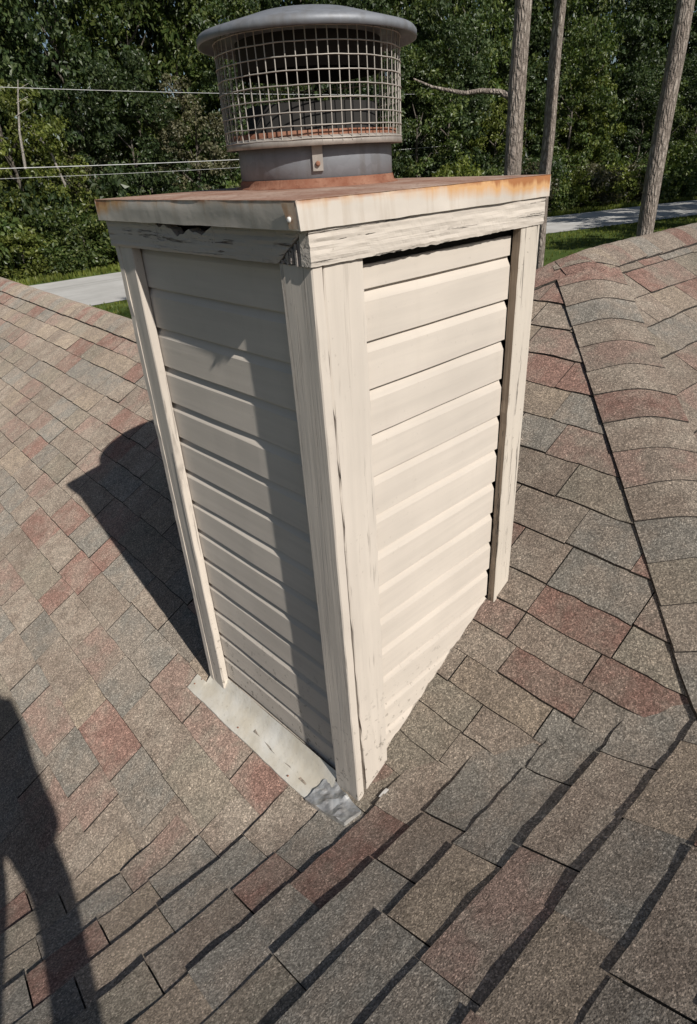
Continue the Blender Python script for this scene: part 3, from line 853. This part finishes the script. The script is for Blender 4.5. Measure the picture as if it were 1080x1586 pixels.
def trunk_mesh(name, mat, h, rad, seed, limbs=6, lean=0.3, spread=2.2):
    r = random.Random(seed); mb = MB()
    pts = [Vector((lean*(i/6)**1.4 + 0.10*fbm(i*.7, seed, 0), 0.12*fbm(i*.6, seed, 5), h*i/6)) for i in range(7)]
    mb.tube(pts, [rad*(1.25 if i == 0 else 1.0)*(1 - 0.11*i) for i in range(7)], 10)
    for k in range(limbs):
        i = r.uniform(2.2, 6.0); b = pts[int(i)].lerp(pts[min(6, int(i) + 1)], i - int(i)); a = r.uniform(0, 2*pi); L = r.uniform(0.6, 1.0)*spread
        q = [b, b + Vector((cos(a)*L*.45, sin(a)*L*.45, L*.35)), b + Vector((cos(a)*L, sin(a)*L, L*0.9))]
        mb.tube(q, [rad*.42, rad*.28, rad*.08], 6)
    return mb.mesh(name, mat)
KINDS = {
 'oak':   (LEAF_MID,   4.6, 6.8, 7.6, 150, 84, 0.30, 101, 0.6, (0.35, 1.15)),
 'dark':  (LEAF_DARK,  4.2, 7.2, 8.2, 150, 84, 0.28, 102, 0.5, (0.35, 1.15)),
 'light': (LEAF_BRIGHT,3.8, 4.9, 5.2, 120, 84, 0.28, 103, 0.4, (0.35, 1.0)),
 'dry':   (LEAF_DRY,   3.5, 5.0, 5.0, 120, 84, 0.22, 104, 0.3, (0.3, 0.9)),
}
CROWN = {k: [crown_mesh('crown', v[0], v[1], v[2], v[3], v[4], v[5], v[6], v[7] + 10*i, v[8], v[9]) for i in range(2)] for k, v in KINDS.items()}
TRK = {k: trunk_mesh('trunk', BARK2, v[2] + v[3]*0.45, 0.22, v[7]) for k, v in ((k, (a_[0], a_[1], a_[2], a_[1], 0, 0, 0, a_[7])) for k, a_ in KINDS.items())}
BUSH = {k: [crown_mesh('foliage', m, 1.8, 1.5, 1.1, 60, 60, 0.21, s + 5*i, 0.05, (0.35, 0.75)) for i in range(2)]
        for k, m, s in (('mid', LEAF_MID, 201), ('bright', LEAF_BRIGHT, 202), ('dark', LEAF_DARK, 203), ('dry', LEAF_DRY, 204))}
STEM = trunk_mesh('stem', BARK2, 1.6, 0.05, 9, 5, 0.1, 0.8)
LOOK = {'oak': 'mid green tree', 'dark': 'dark green tree', 'light': 'bright yellow-green tree', 'dry': 'olive brown tree',
        'mid': 'mid green bush', 'bright': 'bright green bush'}
BLOOK = {'mid': 'mid green bush', 'bright': 'bright green bush', 'dark': 'dark green bush', 'dry': 'olive brown bush'}
ROW = ['on the road verge', 'in the undergrowth', 'in front row', 'in second row', 'in back row']
def zone(px):
    if px < 0: return 'past the left edge'
    if px < 76: return 'at the far left edge'
    if px < 240: return 'left of the chimney cap'
    if px < 350: return 'just left of the flue vent'
    if px < 630: return 'behind the flue vent'
    if px < 790: return 'between the vent and the pines'
    if px < 870: return 'between the two middle pines'
    if px < 1000: return 'left of the far right pine'
    return 'at the far right edge'
rt = random.Random(5)
plan = []
def yfar(x):
    for (x0, y0), (x1, y1) in zip(far_e[:-1], far_e[1:]):
        if x0 <= x <= x1: return y0 + (y1 - y0)*(x - x0)/(x1 - x0)
    return 30
def plant(row, kind, x, y, s, sz):
    q = proj((x, y, GROUND + 3))
    rz = rt.uniform(0, 6.28); v = rt.randrange(2)
    if q is None or not -900 < q[0] < 1220: return
    plan.append((row, kind, x, y, s, sz, q[0], rz, v))
x = -14.0
while x < 100:
    k = rt.choices(['mid', 'bright', 'dark', 'dry'], [0.32, 0.28, 0.25, 0.15])[0]
    s = rt.uniform(0.85, 1.5); plant(0, k, x, yfar(x) + rt.uniform(3.0, 5.0), s, s*rt.uniform(0.8, 1.4)); x += rt.uniform(1.9, 3.0)
x = -16.0
while x < 105:
    k = rt.choices(['mid', 'dark', 'dry'], [0.3, 0.5, 0.2])[0]
    s = rt.uniform(1.4, 2.1); plant(1, k, x, yfar(x) + rt.uniform(6.5, 9.0), s, s*rt.uniform(0.95, 1.25)); x += rt.uniform(3.0, 4.2)
seq = ['dark', 'oak', 'dark', 'light', 'dark', 'dry', 'light', 'light', 'dry', 'dark', 'dry', 'dark', 'oak', 'light', 'dark', 'oak', 'dark', 'light', 'dark', 'oak', 'light', 'dark', 'oak', 'dark', 'light', 'dark', 'oak']
x = -15.2
for k in seq:
    s = rt.uniform(0.80, 1.05); plant(2, k, x, yfar(x) + rt.uniform(8.0, 11.5), s, s*rt.uniform(0.95, 1.2)); x += rt.uniform(3.8, 5.0)
x = -20.0
while x < 108:
    k = rt.choice(['dark', 'oak', 'dark']); s = rt.uniform(1.15, 1.4); plant(3, k, x, yfar(x) + rt.uniform(15, 19), s, s*rt.uniform(1.15, 1.4)); x += rt.uniform(4.8, 6.2)
x = -26.0
while x < 122:
    k = rt.choice(['dark', 'oak', 'dark']); s = rt.uniform(1.6, 1.9); plant(4, k, x, yfar(x) + rt.uniform(25, 30), s, s*rt.uniform(1.5, 1.8)); x += rt.uniform(4.5, 6)
plan.sort(key=lambda q: q[6])
cnt = {}
for q in plan:
    key = (q[0], q[1], zone(q[6])); cnt[key] = cnt.get(key, 0) + 1
seen = {}
ORD = ['first', 'second', 'third', 'fourth', 'fifth', 'sixth', 'seventh', 'eighth', 'ninth', 'tenth']
for row, kind, x, y, s, sz, px, rz, v in plan:
    key = (row, kind, zone(px)); i = seen.get(key, 0); seen[key] = i + 1
    lab = (BLOOK if row < 2 else LOOK)[kind] + ' ' + ROW[row] + ' ' + zone(px)
    if cnt[key] > 1: lab += ', ' + ORD[min(i, 9)] + ' from left'
    if row < 2: nm, parts, cat, grp = 'bush', (('foliage', BUSH[kind][v]), ('stem', STEM)), 'bush', 'bushes beyond the road'
    else: nm, parts, cat, grp = 'broadleaf_tree', (('crown', CROWN[kind][v]), ('trunk', TRK[kind])), 'tree', 'trees in the wood beyond the road'
    t = empty(nm, (x, y, GROUND - 0.1), rz); t.scale = (s, s, sz); tag(t, lab, cat, grp)
    for n_, me in parts:
        o = bpy.data.objects.new(n_, me); COL.objects.link(o); o.parent = t

# trees to the south whose shade falls over the road and lawn at right
for i, (k, x, y, s, sz) in enumerate((('oak', 38, 3.5, 1.0, 1.05), ('dark', 47, 5.0, 1.0, 1.0), ('oak', 54, 8.5, 1.35, 1.5), ('dark', 61, 8.0, 1.45, 1.5), ('oak', 68, 6.5, 1.45, 1.5), ('dark', 75, 5.0, 1.45, 1.5), ('oak', 83, 2.0, 1.5, 1.5))):
    t = empty('broadleaf_tree', (x, y, GROUND - 0.1), i*1.3); t.scale = (s, s, sz)
    tag(t, LOOK[k] + ' past the right edge shading the road, ' + ORD[i] + ' from house', 'tree', 'shade trees at the right')
    for n_, me in (('crown', CROWN[k][i % 2]), ('trunk', TRK[k])):
        o = bpy.data.objects.new(n_, me); COL.objects.link(o); o.parent = t
# bare pale branches hanging among the trees at left
for i, (px, py, pz, dx, dz) in enumerate(((14.6, 44.2, 2.6, 0.9, 2.6), (17.5, 46.0, 1.4, -1.3, 1.6))):
    mb = MB(); mb.tube([(0, 0, -2.0), (dx*0.3, 0.1, 0), (dx*0.7, 0, dz*0.6), (dx, -0.1, dz)], [0.09, 0.07, 0.05, 0.025], 6)
    for u in (0.3, 0.55, 0.8): mb.tube([(dx*u, 0, dz*u), (dx*u + 0.7*(-1)**i, -0.2, dz*u + 0.35)], [0.03, 0.012], 5)
    tag(mb.build('bare_branch', DEADWOOD, None, (px, py, pz)), ('pale bare dead branch rising among the leaves at left', 'short pale dead limb behind the power line at left')[i], 'branch')

# pines standing between the house and the road
def needle_clump(mb, c, R, n, r):
    for _ in range(n):
        e = Vector((r.gauss(0, 1), r.gauss(0, 1), r.gauss(0, 1))).normalized()
        q = c + e*R*r.uniform(0.1, 0.5); t = q + e*R*0.7; s = e.orthogonal().normalized()*0.018
        mb.add([q - s, q + s, t], [(0, 1, 2)])
def pine(base, top, r0, r1, label, seed, branch=None):
    r = random.Random(seed); b = Vector(base); t = Vector(top); d = t - b
    root = tag(empty('pine_tree', base), label, 'pine tree', 'pines between the house and the road')
    pts = []; rad = []
    for i in range(25):
        k = i/24; q = d*k + Vector((0.10*fbm(k*3, seed, 0), 0.10*fbm(k*3, seed, 7), 0)); pts.append(q)
        rad.append((r0 + (r1 - r0)*k)*(1 + 0.05*fbm(k*30, seed, 3)) * (1.3 if i == 0 else 1))
    mb = MB(); mb.tube(pts, rad, 16); mb.build('trunk', BARK, root)
    cr = MB(); bm_ = MB()
    for i in range(34):
        k = r.uniform(0.66, 1.0); q = d*k; a = r.uniform(0, 2*pi); L = (1.15 - k)*8.0*r.uniform(0.5, 1.0) + 0.4
        tip = q + Vector((cos(a)*L, sin(a)*L, L*r.uniform(0.0, 0.35)))
        bm_.tube([q, q.lerp(tip, 0.55) + Vector((0, 0, 0.1)), tip], [0.06, 0.04, 0.015], 5)
        for _ in range(9): needle_clump(cr, q.lerp(tip, r.uniform(0.45, 1.05)) + Vector((r.gauss(0, .3), r.gauss(0, .3), r.gauss(0, .25))), 0.5, 24, r)
    cr.build('crown', NEEDLE, root); bm_.build('limbs', BARK, root)
    if branch:
        mb = MB(); mb.tube([Vector(q) - b for q in branch], [0.075, 0.052, 0.046, 0.040, 0.034, 0.024, 0.014][:len(branch)], 8); mb.build('branch', BARK, root)
pine((11.02, 6.76, GROUND), (10.85, 6.95, 12.5), 0.185, 0.11, 'pine trunk with a bare side branch behind the right end of the chimney cap', 61,
     [(10.95, 6.84, 0.90), (10.78, 7.08, 1.03), (10.58, 7.36, 1.07), (10.40, 7.60, 1.05), (10.20, 7.86, 1.12), (10.02, 8.08, 1.19), (9.80, 8.35, 1.34)])
pine((14.72, 8.36, GROUND), (14.75, 8.30, 14.5), 0.165, 0.09, 'slim dark pine trunk just right of the chimney corner', 62)
pine((14.00, 5.38, GROUND), (14.20, 5.15, 14.0), 0.19, 0.11, 'pine trunk rising behind the roof ridge at far right', 63)

# power lines over the road
WIRECOL = mat_plain('power_cable', (0.62, 0.62, 0.62), 0.5)
def wire(p0, p1, sag, rad, label):
    mb = MB(); a = Vector(p0); b = Vector(p1)
    mb.tube([a.lerp(b, i/40) - Vector((0, 0, sag*4*(i/40)*(1 - i/40))) - a for i in range(41)], rad, 6)
    tag(mb.build('power_line', WIRECOL, None, a), label, 'power line', 'power lines along the road')
wire((-30, 37.0, 2.0), (70, 45.0, 1.3), 1.1, 0.021, 'pale lower power line crossing in front of the wood')
wire((-30, 37.2, 1.55), (70, 45.2, 0.75), 1.1, 0.009, 'thin grey power line just under the pale one')
wire((-30, 37.0, 5.2), (70, 45.0, 5.9), 1.1, 0.014, 'high power line crossing near the top of the photo')

# ------------------------------------------------------------------ photographer behind the camera (throws the shadow at lower left)
def mat_cloth(name, c):
    t = NT(name); P = t.pos()
    return t.done(t.mix(1.0, c, t.ramp(t.noise(P, 18, 4), [(0.3, 0.85), (0.7, 1.12)]), 'MULTIPLY'), 0.9, t.bump(t.noise(P, 25, 4), 0.3, 0.02), spec=0.1)
SKIN = mat_plain('skin', (0.52, 0.34, 0.25), 0.55, 0.06); SHIRT = mat_cloth('blue_work_shirt', (0.10, 0.16, 0.27)); JEANS = mat_cloth('dark_trousers', (0.06, 0.065, 0.08))
SHOE = mat_cloth('brown_boots', (0.11, 0.075, 0.05)); HAIR = mat_cloth('brown_hair', (0.06, 0.04, 0.028))
FW = Vector((0.676, 0.737, 0)); RT = Vector((0.737, -0.676, 0)); UP = Vector((0, 0, 1))
PB_ = Vector((-1.09, -1.27, 0)); PB_.z = zs_world(PB_.x, PB_.y)
def skinned(name, verts, edges, mats, parent, matf):
    me = bpy.data.meshes.new(name); me.from_pydata([v[0] for v in verts], edges, [])
    o = bpy.data.objects.new(name, me); COL.objects.link(o)
    md = o.modifiers.new('skin', 'SKIN')
    if not me.skin_vertices:
        bpy.context.view_layer.objects.active = o; o.select_set(True); bpy.ops.mesh.customdata_skin_add(); o.select_set(False)
    sv = me.skin_vertices[0].data
    for i, (p_, r_) in enumerate(verts): sv[i].radius = (r_, r_); sv[i].use_root = (i == 0)
    sb = o.modifiers.new('sub', 'SUBSURF'); sb.levels = 2; sb.render_levels = 2
    dg = bpy.context.evaluated_depsgraph_get(); m2 = bpy.data.meshes.new_from_object(o.evaluated_get(dg))
    bpy.data.objects.remove(o); bpy.data.meshes.remove(me); m2.name = name; m2.materials.clear()
    for m_ in mats: m2.materials.append(m_)
    for q in m2.polygons: q.use_smooth = True; q.material_index = matf(q.center)
    o = bpy.data.objects.new(name, m2); COL.objects.link(o); o.parent = parent
    return o
man = tag(empty('person', PB_), 'person standing behind the camera whose dark shadow falls at lower left', 'person')
V_ = []; E_ = []
def bv(f, r_, u, rad, par=None):
    V_.append((FW*f + RT*r_ + UP*u, rad))
    if par is not None: E_.append((par, len(V_) - 1))
    return len(V_) - 1
fz = lambda f, r_: zs_world((PB_ + FW*f + RT*r_).x, (PB_ + FW*f + RT*r_).y) - PB_.z
pel = bv(0, 0, 0.86, 0.145); wst = bv(0.01, 0, 1.00, 0.13, pel); chs = bv(0.02, 0, 1.20, 0.150, wst); nk0 = bv(0.02, 0, 1.36, 0.085, chs)
nk = bv(0.035, 0, 1.44, 0.055, nk0); hd0 = bv(0.055, 0, 1.50, 0.078, nk); hd1 = bv(0.06, 0, 1.58, 0.090, hd0); hd2 = bv(0.045, 0, 1.65, 0.070, hd1)
for sd_ in (-1, 1):
    hp = bv(0, 0.085*sd_, 0.80, 0.10, pel); kn = bv(0.05, 0.12*sd_, 0.47 + fz(0.05, .12*sd_)*0.5, 0.062, hp)
    an = bv(0.0, 0.14*sd_, 0.10 + fz(0, .14*sd_), 0.045, kn); hl = bv(0.0, 0.14*sd_, 0.05 + fz(0, .14*sd_), 0.045, an); toe = bv(0.15, 0.16*sd_, 0.04 + fz(0.15, .16*sd_), 0.040, hl)
    sh = bv(0.02, 0.155*sd_, 1.32, 0.066, chs); el = bv(0.0, 0.175*sd_, 1.06, 0.046, sh); wr = bv(0.05, 0.175*sd_, 0.83, 0.028, el); pm = bv(0.06, 0.175*sd_, 0.775, 0.030, wr)
    for k in range(4):
        b = bv(0.035 + 0.018*k, 0.175*sd_, 0.725 + 0.004*(k == 0), 0.0095, pm); c_ = bv(0.038 + 0.018*k, 0.167*sd_, 0.690 + 0.006*(k in (0, 3)), 0.0085, b)
        bv(0.040 + 0.017*k, 0.155*sd_, 0.668 + 0.008*(k in (0, 3)), 0.0075, c_)
    th = bv(0.095, 0.165*sd_, 0.755, 0.011, pm); bv(0.110, 0.155*sd_, 0.725, 0.009, th)
def bodymat(c):
    lat = abs(c.dot(RT)); fw_ = c.dot(FW)
    if c.z < 0.13 + max(-0.12, min(0.12, fz(fw_, c.dot(RT)))): return 3
    if fw_ > 0.30 or (lat > 0.145 and 0.6 < c.z < 0.80): return 0
    if c.z > 1.42: return 0
    if c.z < 0.90 and (lat < 0.17 or c.z < 0.6) and fw_ < 0.2: return 2
    return 1
skinned('body', V_, E_, [SKIN, SHIRT, JEANS, SHOE], man, bodymat)
hm = MB()
G = []
for i in range(9):
    th = pi*0.5*i/8; row = []
    for k in range(21):
        a = 2*pi*k/20; d = FW*cos(a)*sin(th)*0.104 + RT*sin(a)*sin(th)*0.092 + UP*cos(th)*0.105
        row.append(Vector((0, 0, 1.605)) + FW*0.045 + d - FW*0.006*(i > 5)*(cos(a) > 0.2)*4)
    G.append(row)
hm.grid(G, True); hm.build('hair', HAIR, man)
fm_ = MB()
hc = FW*0.06 + UP*1.585
fm_.tube([hc + FW*0.082 + UP*0.02, hc + FW*0.108 - UP*0.014, hc + FW*0.088 - UP*0.020], [0.007, 0.013, 0.010], 8)
for sd_ in (-1, 1): fm_.tube([hc + RT*0.084*sd_ - UP*0.03, hc + RT*0.094*sd_, hc + RT*0.090*sd_ + UP*0.028], [0.008, 0.014, 0.010], 8)
fm_.build('nose_and_ears', SKIN, man)
ey = MB()
for sd_ in (-1, 1): ey.tube([hc + FW*0.076 + RT*0.033*sd_ + UP*0.018, hc + FW*0.087 + RT*0.033*sd_ + UP*0.018], [0.012, 0.006], 8)
ey.tube([hc + FW*0.083 + RT*-0.022 - UP*0.047, hc + FW*0.091 - UP*0.048, hc + FW*0.083 + RT*0.022 - UP*0.047], [0.003, 0.006, 0.003], 6)
ey.build('eyes_and_mouth', HAIR, man)
